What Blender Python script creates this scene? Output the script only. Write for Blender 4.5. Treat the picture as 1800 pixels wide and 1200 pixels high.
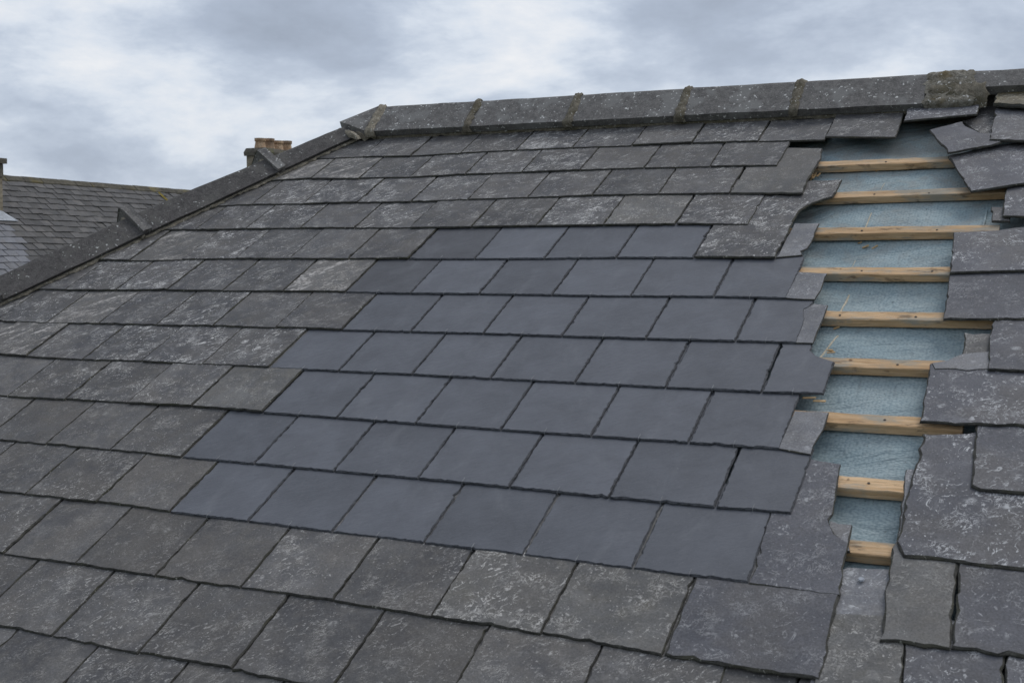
import bpy, math, random
from mathutils import Matrix, Vector
rnd = random.Random(7)
S = bpy.context.scene
for o in list(bpy.data.objects): bpy.data.objects.remove(o)

# ------------------------------------------------------------------ camera
PITCH = math.radians(27.673)
CP, SP = math.cos(PITCH), math.sin(PITCH)
Z0 = 9.0                      # height of the roof frame's origin above the ground
# roof frame: u along the ridge, v up the slope, h out of the slope (h = 0 is the top of the battens)
F = 0.024                     # slate tails' upper face lies about this far above the battens
M3 = Matrix(((1, 0, 0), (0, CP, -SP), (0, SP, CP)))
ROOF = Matrix.Translation(Vector((0, 0, Z0)) - F * (M3 @ Vector((0, 0, 1)))) @ M3.to_4x4()
RC = Matrix(((0.90156973, 0.38314477, -0.20092812),
             (0.03053544, -0.51962584, -0.8538481),
             (-0.43155487, 0.76366817, -0.48017842)))     # roof frame -> lens frame (right, down, forward)
CAMR = Vector((3.47511909, -4.99595059, 2.0647269 + F))   # lens position in the roof frame
FPX = 2176.07
def ray(px, py): return RC.transposed() @ Vector(((px - 900) / FPX, (py - 600) / FPX, 1))
def un(px, py, h=F):                                      # survey point of the photograph -> point on the slope
    d = ray(px, py); s = (h - CAMR.z) / d.z
    p = CAMR + s * d
    return (p.x, p.y)
CAMW = ROOF @ CAMR
def wray(px, py): return M3 @ ray(px, py)
def project(w):
    p = RC @ (ROOF.inverted() @ w - CAMR)
    return (p.x / p.z * FPX + 900, p.y / p.z * FPX + 600, p.z)

cam = bpy.data.cameras.new('camera'); camo = bpy.data.objects.new('camera', cam)
S.collection.objects.link(camo); S.camera = camo
right, down, fwd = (M3 @ Vector(RC[0]), M3 @ Vector(RC[1]), M3 @ Vector(RC[2]))
camo.matrix_world = Matrix.Translation(CAMW) @ Matrix((right, -down, -fwd)).transposed().to_4x4()
cam.sensor_width = 36; cam.lens = FPX / 1800 * 36; cam.clip_start = 0.05; cam.clip_end = 3000
cam.dof.use_dof = True; cam.dof.focus_distance = 6.2; cam.dof.aperture_fstop = 9

# ------------------------------------------------------------------ sky, sun, exposure
SUN_EL, SUN_AZ = math.radians(58), math.radians(35)       # azimuth from +Y towards +X
W = bpy.data.worlds.new('World'); S.world = W; W.use_nodes = True
nt = W.node_tree; nt.nodes.clear()
def wn(t, **k):
    n = nt.nodes.new(t)
    for a, b in k.items(): setattr(n, a, b)
    return n
L = nt.links.new
out = wn('ShaderNodeOutputWorld'); bg = wn('ShaderNodeBackground')
sky = wn('ShaderNodeTexSky', sky_type='NISHITA', sun_disc=False)
sky.sun_elevation = SUN_EL; sky.sun_rotation = SUN_AZ; sky.air_density = 1.0; sky.dust_density = 2.0
dim = wn('ShaderNodeMix', data_type='RGBA', blend_type='MULTIPLY'); dim.inputs[0].default_value = 1
dim.inputs[7].default_value = (0.085, 0.085, 0.085, 1)
L(sky.outputs[0], dim.inputs[6])
tc = wn('ShaderNodeTexCoord'); sep = wn('ShaderNodeSeparateXYZ'); L(tc.outputs['Generated'], sep.inputs[0])
zz = wn('ShaderNodeMath', operation='MULTIPLY'); L(sep.outputs[2], zz.inputs[0]); zz.inputs[1].default_value = 2.3   # clouds lie flat
cmb = wn('ShaderNodeCombineXYZ'); L(sep.outputs[0], cmb.inputs[0]); L(sep.outputs[1], cmb.inputs[1]); L(zz.outputs[0], cmb.inputs[2])
CLOUD_SEED = (24.86, 12.78, 5.94)
cof = wn('ShaderNodeVectorMath', operation='ADD'); L(cmb.outputs[0], cof.inputs[0]); cof.inputs[1].default_value = CLOUD_SEED
n1 = wn('ShaderNodeTexNoise'); n1.inputs['Scale'].default_value = 4.4; n1.inputs['Detail'].default_value = 8
n1.inputs['Roughness'].default_value = 0.6; n1.inputs['Distortion'].default_value = 0.15
L(cof.outputs[0], n1.inputs['Vector'])
cr = wn('ShaderNodeValToRGB'); L(n1.outputs[0], cr.inputs[0])
e = cr.color_ramp.elements
e[0].position = 0.26; e[0].color = (0.345, 0.395, 0.485, 1)
e[1].position = 0.69; e[1].color = (0.92, 0.93, 0.955, 1)
k = e.new(0.43); k.color = (0.45, 0.515, 0.63, 1)
k = e.new(0.515); k.color = (0.57, 0.64, 0.755, 1)
k = e.new(0.585); k.color = (0.73, 0.79, 0.88, 1)
mx = wn('ShaderNodeMix', data_type='RGBA'); mx.inputs[0].default_value = 0.9
L(dim.outputs[2], mx.inputs[6]); L(cr.outputs[0], mx.inputs[7])
L(mx.outputs[2], bg.inputs[0]); bg.inputs[1].default_value = 1.0
L(bg.outputs[0], out.inputs[0])

sun = bpy.data.lights.new('sun', 'SUN'); sun.energy = 1.4; sun.angle = math.radians(28); sun.color = (1, 0.97, 0.93)
suno = bpy.data.objects.new('sun', sun); S.collection.objects.link(suno)
sd = Vector((math.sin(SUN_AZ) * math.cos(SUN_EL), math.cos(SUN_AZ) * math.cos(SUN_EL), math.sin(SUN_EL)))
suno.rotation_euler = sd.to_track_quat('Z', 'Y').to_euler(); suno.location = (0, 0, 40)
S.view_settings.view_transform = 'Standard'; S.view_settings.look = 'None'
S.view_settings.exposure = 0.0; S.view_settings.gamma = 1.0; S.view_settings.use_curve_mapping = False
S.render.engine = 'CYCLES'
S.render.resolution_x, S.render.resolution_y = 1024, 682

# ------------------------------------------------------------------ materials
class Mat:
    def __init__(s, name):
        s.m = bpy.data.materials.new(name); s.m.use_nodes = True
        s.t = s.m.node_tree; s.t.nodes.clear()
        s.out = s.n('ShaderNodeOutputMaterial'); s.b = s.n('ShaderNodeBsdfPrincipled')
        s.l(s.b.outputs[0], s.out.inputs[0])
    def n(s, t, **k):
        x = s.t.nodes.new(t)
        for a, b in k.items(): setattr(x, a, b)
        return x
    def l(s, a, b): s.t.links.new(a, b)
    def put(s, sock, v):
        if isinstance(v, bpy.types.NodeSocket): s.l(v, sock)
        else: sock.default_value = v
    def math(s, op, a, b=0.0, clamp=False):
        x = s.n('ShaderNodeMath', operation=op, use_clamp=clamp); s.put(x.inputs[0], a); s.put(x.inputs[1], b); return x.outputs[0]
    def vec(s, scale=(1, 1, 1), rot=(0, 0, 0), own=True):
        tc = s.n('ShaderNodeTexCoord'); v = tc.outputs['Object']
        if own:                                            # every piece shows another bit of stone
            oi = s.n('ShaderNodeObjectInfo'); c = s.n('ShaderNodeCombineXYZ')
            s.l(s.math('MULTIPLY', oi.outputs['Random'], 91.7), c.inputs[0]); s.l(s.math('MULTIPLY', oi.outputs['Random'], 37.3), c.inputs[1])
            s.l(s.math('MULTIPLY', oi.outputs['Random'], 63.1), c.inputs[2])
            a = s.n('ShaderNodeVectorMath', operation='ADD'); s.l(v, a.inputs[0]); s.l(c.outputs[0], a.inputs[1]); v = a.outputs[0]
        mp = s.n('ShaderNodeMapping', vector_type='TEXTURE'); s.l(v, mp.inputs[0]); mp.inputs[2].default_value = rot; mp.inputs[3].default_value = tuple(1 / q for q in scale)
        return mp.outputs[0]
    def noise(s, v, scale, detail=3, rough=0.55, dist=0.0):
        x = s.n('ShaderNodeTexNoise'); s.l(v, x.inputs['Vector'])
        x.inputs['Scale'].default_value = scale; x.inputs['Detail'].default_value = detail
        x.inputs['Roughness'].default_value = rough; x.inputs['Distortion'].default_value = dist
        return x.outputs[0]
    def ramp(s, f, a, b, lo=0.0, hi=1.0):
        x = s.n('ShaderNodeMapRange', interpolation_type='SMOOTHSTEP'); s.put(x.inputs[0], f)
        x.inputs[1].default_value = a; x.inputs[2].default_value = b; x.inputs[3].default_value = lo; x.inputs[4].default_value = hi
        return x.outputs[0]
    def mix(s, f, a, b, mode='MIX'):
        x = s.n('ShaderNodeMix', data_type='RGBA', blend_type=mode)
        s.put(x.inputs[0], f)
        s.put(x.inputs[6], a if isinstance(a, bpy.types.NodeSocket) else (*a, 1)); s.put(x.inputs[7], b if isinstance(b, bpy.types.NodeSocket) else (*b, 1))
        return x.outputs[2]
    def grey(s, v):
        c = s.n('ShaderNodeCombineColor')
        for i in range(3): s.put(c.inputs[i], v)
        return c.outputs[0]
    def done(s, col, rough, bump=None, strength=0.3, dist=0.002, spec=0.5):
        s.put(s.b.inputs['Base Color'], col if isinstance(col, bpy.types.NodeSocket) else (*col, 1))
        s.put(s.b.inputs['Roughness'], rough); s.b.inputs['Specular IOR Level'].default_value = spec
        if bump is not None:
            x = s.n('ShaderNodeBump'); x.inputs['Strength'].default_value = strength; x.inputs['Distance'].default_value = dist
            s.l(bump, x.inputs['Height']); s.l(x.outputs[0], s.b.inputs['Normal'])
        return s.m

def old_slate(name, dark, light, white, moss=0.0, fil=0.5, tone=(0.86, 1.14), streak=(0.75, 2.6, 1), rot=0.75, patch=0.66, size=1.0, brown=0.45):
    m = Mat(name); v = m.vec(); vs = m.vec(streak, (0, 0, rot))
    oi = m.n('ShaderNodeObjectInfo')
    big = m.noise(v, 5, 4, 0.6); mid = m.noise(v, 22, 5, 0.65); fine = m.noise(v, 190, 3, 0.7)
    c = m.mix(m.ramp(big, 0.33, 0.68), dark, light)
    c = m.mix(m.ramp(mid, 0.35, 0.75, 0, 0.6), c, (light[0] * 1.25, light[1] * 1.2, light[2] * 1.1))
    if moss: c = m.mix(m.math('MULTIPLY', m.ramp(m.noise(v, 8, 4), 0.5, 0.7), moss), c, (0.115, 0.085, 0.025))
    # brownish weathering on some
    c = m.mix(m.math('MULTIPLY', m.ramp(m.noise(v, 2.6, 4, 0.65), 0.45, 0.66), brown), c, (0.118, 0.107, 0.096))
    c = m.mix(1.0, c, m.grey(m.ramp(fine, 0.25, 0.75, 0.72, 1.28)), 'MULTIPLY')
    tn = m.n('ShaderNodeMapRange'); m.l(oi.outputs['Random'], tn.inputs[0]); tn.inputs[3].default_value = tone[0]; tn.inputs[4].default_value = tone[1]
    c = m.mix(1.0, c, m.grey(tn.outputs[0]), 'MULTIPLY')
    # pale lichen: thin broken threads, flecks, a few patches
    def threads(scale, width, dist):
        nn = m.noise(vs, scale, 3, 0.6, dist)
        return m.ramp(m.math('ABSOLUTE', m.math('SUBTRACT', nn, 0.5)), width * 0.35, width, 1, 0)
    msk = m.ramp(m.noise(v, 7.5, 3, 0.6), 0.42, 0.58)
    brk = m.ramp(m.noise(vs, 40 * size, 2, 0.6), 0.45, 0.57)
    th = m.math('MULTIPLY', m.math('MULTIPLY', threads(11 * size, 0.021, 1.4), msk), brk)
    th2 = m.math('MULTIPLY', m.math('MULTIPLY', threads(30 * size, 0.03, 1.0), m.ramp(m.noise(v, 11, 2), 0.5, 0.66)), 0.75)
    fl = m.math('MULTIPLY', m.ramp(m.noise(vs, 80 * size, 2, 0.5), 0.66, 0.74), m.ramp(m.noise(v, 9, 2), 0.42, 0.62))
    pt = m.math('MULTIPLY', m.ramp(m.noise(vs, 6.0, 5, 0.7, 0.5), patch, patch + 0.1), m.ramp(m.noise(v, 60, 3), 0.4, 0.6, 0.1, 0.8))
    w = m.math('MAXIMUM', m.math('MAXIMUM', th, th2), m.math('MAXIMUM', fl, pt))
    dots = m.math('MULTIPLY', m.ramp(m.noise(v, 150, 1, 0.4), 0.70, 0.74), m.ramp(m.noise(v, 14, 3), 0.4, 0.6))
    vo = m.n('ShaderNodeTexVoronoi'); m.l(m.vec((1, 1, 0.01)), vo.inputs['Vector']); vo.inputs['Scale'].default_value = 11
    sel = m.n('ShaderNodeSeparateColor'); m.l(vo.outputs['Color'], sel.inputs[0])
    ros = m.math('MULTIPLY', m.ramp(m.math('ADD', vo.outputs['Distance'], m.math('MULTIPLY', m.noise(v, 60, 3), 0.22)), 0.20, 0.30, 1, 0), m.ramp(sel.outputs[0], 0.80, 0.86))
    ros = m.math('MULTIPLY', ros, m.ramp(m.noise(v, 110, 3, 0.7), 0.38, 0.6, 0.1, 0.75))                # a few round lichen crusts
    w = m.math('MAXIMUM', m.math('MAXIMUM', w, dots), ros)
    per = m.ramp(m.math('FRACT', m.math('MULTIPLY', oi.outputs['Random'], 17.31)), 0, 1, 0.45, 1.35)     # some slates carry far more lichen than others
    w = m.math('MULTIPLY', m.math('MULTIPLY', w, fil), per, True)
    haze = m.math('MULTIPLY', m.ramp(m.noise(v, 10, 6, 0.75, 1.0), 0.5, 0.8), fil * 0.5); haze = m.math('MULTIPLY', haze, per)
    c = m.mix(haze, c, (white[0] * 0.6, white[1] * 0.6, white[2] * 0.62))
    c = m.mix(w, c, white)
    h = m.math('ADD', m.math('MULTIPLY', mid, 1.0), m.math('ADD', m.math('MULTIPLY', fine, 0.25), m.math('MULTIPLY', w, 0.25)))
    return m.done(c, m.ramp(mid, 0.3, 0.7, 0.62, 0.8), h, 0.55, 0.004, 0.4)

def new_slate(name, base, var=0.13):
    m = Mat(name); v = m.vec(); oi = m.n('ShaderNodeObjectInfo')
    mid = m.noise(v, 6, 5, 0.62, 0.4); fine = m.noise(v, 170, 3, 0.6); ri = m.noise(m.vec((1, 3, 1), (0, 0, 0.6)), 20, 6, 0.68)
    c = m.mix(m.ramp(mid, 0.3, 0.7), [x * (1 - var) for x in base], [x * (1 + var) for x in base])
    tn = m.n('ShaderNodeMapRange'); m.l(oi.outputs['Random'], tn.inputs[0]); tn.inputs[3].default_value = 0.88; tn.inputs[4].default_value = 1.12
    c = m.mix(1.0, c, m.grey(tn.outputs[0]), 'MULTIPLY')
    c = m.mix(m.ramp(fine, 0.3, 0.7, 0, 0.2), c, [x * 1.55 for x in base])
    c = m.mix(m.ramp(ri, 0.52, 0.72, 0, 0.30), c, [x * 0.72 for x in base])
    dust = m.math('MULTIPLY', m.ramp(m.noise(m.vec((2.2, 0.8, 1)), 5, 5, 0.7, 0.6), 0.52, 0.75), 0.16)      # slate dust and dried drips
    c = m.mix(dust, c, (0.24, 0.245, 0.255))
    sc = m.math('MULTIPLY', m.ramp(m.noise(m.vec((1, 9, 1), (0, 0, 0.9)), 24, 2), 0.68, 0.75), 0.16)
    sp = m.math('MULTIPLY', m.ramp(m.noise(v, 120, 1), 0.78, 0.82), 0.4)
    c = m.mix(m.math('MAXIMUM', sc, sp), c, (0.3, 0.31, 0.33))
    h = m.math('ADD', m.math('MULTIPLY', ri, 1.3), m.math('ADD', m.math('MULTIPLY', mid, 1.0), m.math('MULTIPLY', fine, 0.12)))
    return m.done(c, m.ramp(m.noise(v, 11, 4), 0.3, 0.7, 0.47, 0.66), h, 0.4, 0.005, 0.42)

def rough_mat(name, a, b, scale=30, spots=None, bump=0.8, rough=0.9, dist=0.006, tint=None, spotmask=0.5):
    m = Mat(name); v = m.vec()
    n = m.noise(v, scale, 6, 0.7); f = m.noise(v, scale * 5, 3, 0.7)
    c = m.mix(m.ramp(n, 0.3, 0.7), a, b)
    c = m.mix(1.0, c, m.grey(m.ramp(f, 0.25, 0.75, 0.65, 1.3)), 'MULTIPLY')
    if tint: c = m.mix(m.ramp(m.noise(v, scale * 0.3, 4), 0.5, 0.62, 0, tint[1]), c, tint[0])
    if spots:
        w = m.math('MULTIPLY', m.ramp(m.noise(v, scale * 2.2, 2), 0.63, 0.70), m.ramp(m.noise(v, scale * 0.3, 2), spotmask - 0.08, spotmask + 0.1))
        c = m.mix(w, c, spots)
    h = m.math('ADD', n, m.math('MULTIPLY', f, 0.5))
    return m.done(c, rough, h, bump, dist, 0.3)

def wood(name, a, b, grey=0.5):
    m = Mat(name); v = m.vec((1.2, 26, 26)); v2 = m.vec((1, 3, 3)); oi = m.n('ShaderNodeObjectInfo')
    g = m.noise(v, 3.2, 5, 0.6, 0.6); g2 = m.noise(v, 11, 4, 0.65); p = m.noise(v2, 5, 5, 0.65)
    c = m.mix(m.ramp(g, 0.3, 0.7), a, b)
    c = m.mix(m.ramp(g2, 0.5, 0.72, 0, 0.6), c, [x * 0.42 for x in a])
    c = m.mix(m.ramp(p, 0.45, 0.62, 0, grey), c, (0.33, 0.305, 0.25))
    c = m.mix(m.ramp(m.noise(v2, 12, 4, 0.6), 0.58, 0.68, 0, 0.7), c, (0.13, 0.09, 0.055))
    c = m.mix(m.ramp(m.noise(m.vec((3, 3, 3)), 6, 2), 0.72, 0.78, 0, 0.8), c, (0.10, 0.055, 0.03))
    tn = m.n('ShaderNodeMapRange'); m.l(oi.outputs['Random'], tn.inputs[0]); tn.inputs[3].default_value = 0.8; tn.inputs[4].default_value = 1.12
    c = m.mix(1.0, c, m.grey(tn.outputs[0]), 'MULTIPLY')
    return m.done(c, 0.8, m.math('ADD', g2, g), 0.6, 0.003, 0.25)

def membrane_mat():
    m = Mat('breather_membrane'); v = m.vec(own=False)
    def cell(sc):
        x = m.n('ShaderNodeTexVoronoi'); m.l(m.vec(sc, own=False), x.inputs['Vector']); x.inputs['Scale'].default_value = 1; x.inputs['Randomness'].default_value = 0.65
        return x.outputs['Distance']
    d = cell((95, 170, 60)); n = m.noise(v, 4, 4, 0.6); f = m.noise(v, 260, 2)
    fold = m.noise(m.vec((0.8, 2.6, 1), (0, 0, 0.35), own=False), 5, 4, 0.55, 0.8)
    c = m.mix(m.ramp(n, 0.35, 0.65), (0.26, 0.335, 0.355), (0.345, 0.42, 0.435))
    c = m.mix(m.ramp(d, 0.3, 0.75, 0, 0.62), c, (0.145, 0.205, 0.23))
    c = m.mix(m.ramp(f, 0.55, 0.75, 0, 0.3), c, (0.42, 0.48, 0.50))
    # dust and dirt, thicker up by the ridge where it has lain longest
    sx = m.n('ShaderNodeSeparateXYZ'); m.l(v, sx.inputs[0])
    up = m.ramp(sx.outputs[1], -1.6, -0.3, 0.15, 0.7)
    c = m.mix(m.math('MULTIPLY', m.ramp(m.noise(v, 6, 6, 0.7, 0.5), 0.40, 0.66), up), c, (0.27, 0.265, 0.24))
    c = m.mix(m.math('MULTIPLY', m.ramp(m.noise(m.vec((3, 0.7, 1), own=False), 9, 4), 0.6, 0.75), 0.3), c, (0.14, 0.155, 0.155))
    c = m.mix(m.math('MULTIPLY', m.ramp(m.noise(v, 85, 2), 0.69, 0.74), 0.7), c, (0.055, 0.06, 0.06))
    h = m.math('ADD', m.math('MULTIPLY', d, -0.5), m.math('MULTIPLY', fold, 6.0))
    return m.done(c, 0.72, h, 0.7, 0.006, 0.3)

M = dict(
    old=old_slate('weathered_slate', (0.054, 0.053, 0.057), (0.094, 0.091, 0.091), (0.60, 0.585, 0.56), fil=0.95),
    blotch=old_slate('blotched_slate', (0.075, 0.073, 0.072), (0.12, 0.115, 0.11), (0.46, 0.43, 0.40), fil=1.0, patch=0.52),
    near=old_slate('weathered_slate_fine', (0.060, 0.058, 0.060), (0.105, 0.101, 0.099), (0.56, 0.54, 0.51), fil=0.6, streak=(0.9, 1.7, 1), size=1.5, brown=0.7, tone=(0.82, 1.18)),
    right=old_slate('scratched_slate', (0.070, 0.071, 0.082), (0.100, 0.100, 0.112), (0.52, 0.52, 0.52), fil=0.75, tone=(0.9, 1.12), streak=(1, 1.2, 1), size=1.25),
    pale=old_slate('unweathered_slate', (0.125, 0.126, 0.136), (0.20, 0.20, 0.21), (0.5, 0.5, 0.5), fil=0.8, tone=(0.9, 1.1), streak=(1, 1.5, 1)),
    lichen=old_slate('lichened_slate', (0.080, 0.078, 0.077), (0.125, 0.122, 0.118), (0.50, 0.48, 0.45), fil=0.85, tone=(0.9, 1.1), moss=0.10, streak=(1, 1.2, 1), size=1.4),
    mossy=old_slate('mossy_slate', (0.07, 0.06, 0.04), (0.13, 0.11, 0.07), (0.40, 0.37, 0.30), fil=0.8, tone=(0.9, 1.1), moss=0.9),
    new=new_slate('new_slate', (0.092, 0.096, 0.109)),
    newedge=rough_mat('dressed_edge', (0.026, 0.027, 0.031), (0.085, 0.088, 0.096), 70, None, 0.8, 0.8, 0.003),
    oldedge=rough_mat('weathered_edge', (0.028, 0.027, 0.024), (0.075, 0.072, 0.062), 45, (0.3, 0.29, 0.25), 0.8, 0.9, 0.003, ((0.055, 0.053, 0.035), 0.6), 0.55),
    newdark=new_slate('new_slate_darker', (0.066, 0.067, 0.074)),
    ridge=rough_mat('ridge_clay', (0.105, 0.099, 0.095), (0.175, 0.165, 0.155), 30, (0.6, 0.59, 0.56), 0.6, 0.85, 0.004, ((0.21, 0.205, 0.195), 0.7), spotmask=0.44),
    hip=rough_mat('hip_clay', (0.060, 0.056, 0.054), (0.105, 0.098, 0.094), 30, (0.45, 0.45, 0.43), 0.9, 0.9, 0.008, ((0.12, 0.115, 0.105), 0.5), spotmask=0.5),
    mortar=rough_mat('mortar', (0.11, 0.095, 0.07), (0.22, 0.195, 0.15), 40, (0.45, 0.44, 0.40), 1.0, 0.95, 0.01, ((0.105, 0.09, 0.055), 0.6)),
    palemortar=rough_mat('pale_mortar', (0.19, 0.165, 0.125), (0.34, 0.30, 0.235), 34, (0.5, 0.48, 0.42), 1.0, 0.95, 0.01),
    mossmortar=rough_mat('mossy_mortar', (0.10, 0.088, 0.062), (0.27, 0.25, 0.21), 24, (0.62, 0.61, 0.58), 1.0, 0.95, 0.014, ((0.14, 0.10, 0.04), 0.7), 0.36),
    wood=wood('batten_wood', (0.47, 0.29, 0.145), (0.68, 0.475, 0.285), 0.9), thread=rough_mat('seam_thread', (0.42, 0.36, 0.26), (0.6, 0.54, 0.42), 40, None, 0.3),
    splinter=wood('raw_wood', (0.45, 0.28, 0.13), (0.62, 0.44, 0.24), 0.1),
    membrane=membrane_mat(),
    steel=rough_mat('hook_wire', (0.17, 0.17, 0.17), (0.26, 0.26, 0.27), 60, None, 0.1, 0.45),
    nail=rough_mat('nail_iron', (0.03, 0.026, 0.022), (0.07, 0.06, 0.05), 60, None, 0.3, 0.6),
    board=rough_mat('sarking', (0.05, 0.045, 0.04), (0.09, 0.08, 0.07), 20, None, 0.3, 0.9),
    farslate=old_slate('far_slate', (0.046, 0.045, 0.047), (0.073, 0.070, 0.069), (0.3, 0.3, 0.3), fil=0.25, tone=(0.72, 1.32)),
    farsheen=old_slate('far_slate_sheen', (0.115, 0.12, 0.14), (0.165, 0.168, 0.185), (0.36, 0.36, 0.36), fil=0.3, tone=(0.85, 1.15)),  # sky sheen on the neighbour's slates, painted in as a paler colour
    stone=rough_mat('sandstone', (0.20, 0.165, 0.12), (0.33, 0.285, 0.215), 3.0, None, 0.5, 0.9, 0.02),
    capstone=rough_mat('cap_stone', (0.085, 0.075, 0.06), (0.15, 0.135, 0.11), 5, None, 0.6, 0.9, 0.02, ((0.12, 0.12, 0.05), 0.7)),
    mossridge=rough_mat('mossy_ridge', (0.060, 0.055, 0.045), (0.11, 0.098, 0.072), 4, None, 0.6, 0.9, 0.02, ((0.17, 0.135, 0.045), 0.55)),
    moss=rough_mat('yellow_moss', (0.19, 0.145, 0.03), (0.30, 0.23, 0.06), 8, None, 0.8, 0.95, 0.02),
    lead=rough_mat('lead_sheet', (0.26, 0.275, 0.30), (0.38, 0.40, 0.43), 4, None, 0.2, 0.5),
    pot=rough_mat('terracotta', (0.33, 0.21, 0.125), (0.52, 0.37, 0.245), 5, None, 0.3, 0.85, 0.01, ((0.14, 0.10, 0.075), 0.6)),
    render=rough_mat('harled_wall', (0.38, 0.35, 0.31), (0.52, 0.49, 0.44), 8, None, 0.5, 0.95),
    grass=rough_mat('grass_ground', (0.05, 0.075, 0.03), (0.09, 0.115, 0.045), 0.6, None, 0.5, 0.95),
)

# ------------------------------------------------------------------ building helpers
COL = S.collection
def mesh_obj(name, verts, faces, mat, parent=None, mw=None, smooth=False, edge=None):
    me = bpy.data.meshes.new(name); me.from_pydata([tuple(v) for v in verts], [], faces); me.update()
    me.materials.append(M[mat])
    if edge:
        me.materials.append(M[edge]); me.polygons.foreach_set('material_index', [0, 0] + [1] * (len(faces) - 2))
    if smooth: me.polygons.foreach_set('use_smooth', [True] * len(me.polygons))
    o = bpy.data.objects.new(name, me); COL.objects.link(o)
    if mw is not None: o.matrix_world = mw
    if parent is not None:
        o.parent = parent; o.matrix_parent_inverse = parent_world(parent).inverted()
    return o
def parent_world(p):
    m = p.matrix_basis.copy()
    while p.parent:
        m = p.parent.matrix_basis @ (p.matrix_parent_inverse @ m) if False else p.parent.matrix_basis @ p.matrix_parent_inverse @ m
        p = p.parent
    return m
def thing(name, loc, label, cat, group=None):
    o = bpy.data.objects.new(name, None); COL.objects.link(o); o.location = loc; o.empty_display_size = 0.3
    o['label'] = label; o['category'] = cat
    if group: o['group'] = group
    return o
def box(x0, x1, y0, y1, z0, z1):
    v = [(x, y, z) for x in (x0, x1) for y in (y0, y1) for z in (z0, z1)]
    f = [(0, 1, 3, 2), (4, 6, 7, 5), (0, 4, 5, 1), (2, 3, 7, 6), (0, 2, 6, 4), (1, 5, 7, 3)]
    return v, f
def area(p): return sum(p[i - 1][0] * p[i][1] - p[i][0] * p[i - 1][1] for i in range(len(p))) / 2
def clip(poly, a, b, c):                                  # keep a*u + b*v + c >= 0
    o = []
    for i in range(len(poly)):
        p, q = poly[i - 1], poly[i]
        fp, fq = a * p[0] + b * p[1] + c, a * q[0] + b * q[1] + c
        if (fp >= 0) != (fq >= 0):
            t = fp / (fp - fq); o.append((p[0] + t * (q[0] - p[0]), p[1] + t * (q[1] - p[1])))
        if fq >= 0: o.append(q)
    return o

T = 0.008                                                  # slate thickness
def slate(pts, mat, vt=None, length=0.62, lift=0.0, t=T, inset=0.004, jit=0.0012, step=0.022, roll=0.0, parent=None, vmax=9e9, name='slate', b0=None, chip=0.04):
    """one slate from its outline on the slope; its tail rides on the course below"""
    pts = list(pts)
    if area(pts) < 0: pts.reverse()
    if vt is None: vt = min(p[1] for p in pts)
    u0 = sum(p[0] for p in pts) / len(pts)
    if b0 is None: b0 = 2.28 * t
    hf = lambda u, v: max(0.001, b0 * (1 - (v - vt) / length)) + lift + roll * (u - u0)
    ring = []
    n = len(pts)
    for i in range(n):
        p, q = pts[i], pts[(i + 1) % n]
        d = math.hypot(q[0] - p[0], q[1] - p[1])
        if d < 1e-6: continue
        nx, ny = -(q[1] - p[1]) / d, (q[0] - p[0]) / d
        hidden = min(p[1], q[1]) > vmax
        k = 1 if hidden else max(1, int(d / step))
        w = 0
        for j in range(k):
            s = (j + (rnd.uniform(-0.3, 0.3) if j else 0)) / k
            w = 0.3 * w + rnd.gauss(0, jit * 0.7)
            off = w if j else rnd.uniform(-jit, jit)
            if chip and j and rnd.random() < chip: off += rnd.uniform(0.002, 0.006)
            ring.append((p[0] + s * (q[0] - p[0]) + nx * off, p[1] + s * (q[1] - p[1]) + ny * off))
    m = len(ring); V = []
    tops = []
    for i in range(m):
        a, b, c = ring[i - 1], ring[i], ring[(i + 1) % m]
        dx, dy = c[0] - a[0], c[1] - a[1]; d = math.hypot(dx, dy) or 1
        ins = inset * rnd.uniform(0.35, 1.5)
        tops.append((b[0] - dy / d * ins, b[1] + dx / d * ins))
    for (u, v) in ring: V.append((u - u0, v - vt, hf(u, v)))
    for (u, v) in ring: V.append((u - u0, v - vt, hf(u, v) + 0.45 * t))
    for (u, v) in tops: V.append((u - u0, v - vt, hf(u, v) + t))
    Fc = [tuple(range(2 * m, 3 * m)), tuple(range(m - 1, -1, -1))]
    for r in (0, 1):
        for i in range(m):
            j = (i + 1) % m
            Fc.append((r * m + i, r * m + j, (r + 1) * m + j, (r + 1) * m + i))
    return mesh_obj(name, V, Fc, mat, parent, ROOF @ Matrix.Translation((u0, vt, 0)), edge='newedge' if mat.startswith('new') else 'oldedge')

def prism(section, x0, x1, name, mat, parent, frame, closed_cap=True, cuts=1, jit=0.0):
    V, Fc = [], []; m = len(section)
    for c in range(cuts + 1):
        x = x0 + (x1 - x0) * c / cuts
        for (y, z) in section: V.append((x, y + rnd.gauss(0, jit), z + rnd.gauss(0, jit)))
    for c in range(cuts):
        for i in range(m):
            j = (i + 1) % m
            Fc.append((c * m + i, (c + 1) * m + i, (c + 1) * m + j, c * m + j))
    Fc.append(tuple(range(m))); Fc.append(tuple(range(cuts * m + m - 1, cuts * m - 1, -1)))
    return mesh_obj(name, V, Fc, mat, parent, frame)

# ------------------------------------------------------------------ ground
g = mesh_obj('ground', [(-600, -600, 0), (600, -600, 0), (600, 900, 0), (-600, 900, 0)], [(0, 1, 2, 3)], 'grass'); g['kind'] = 'structure'

# ------------------------------------------------------------------ the house under repair
house = thing('house', (1.5, -1.2, 0), 'house with a hipped grey slate roof, newer slates patched in and battens bare at right', 'house')
# hip line on the slope (lower edge of the hip tiles): u = HU + HK * v
HU, HK = -0.212, 0.486
def hip_u(v): return HU + HK * v
RIDGE_V = 0.375
EAVE_V = -4.35
U_MAX = 6.2

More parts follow.
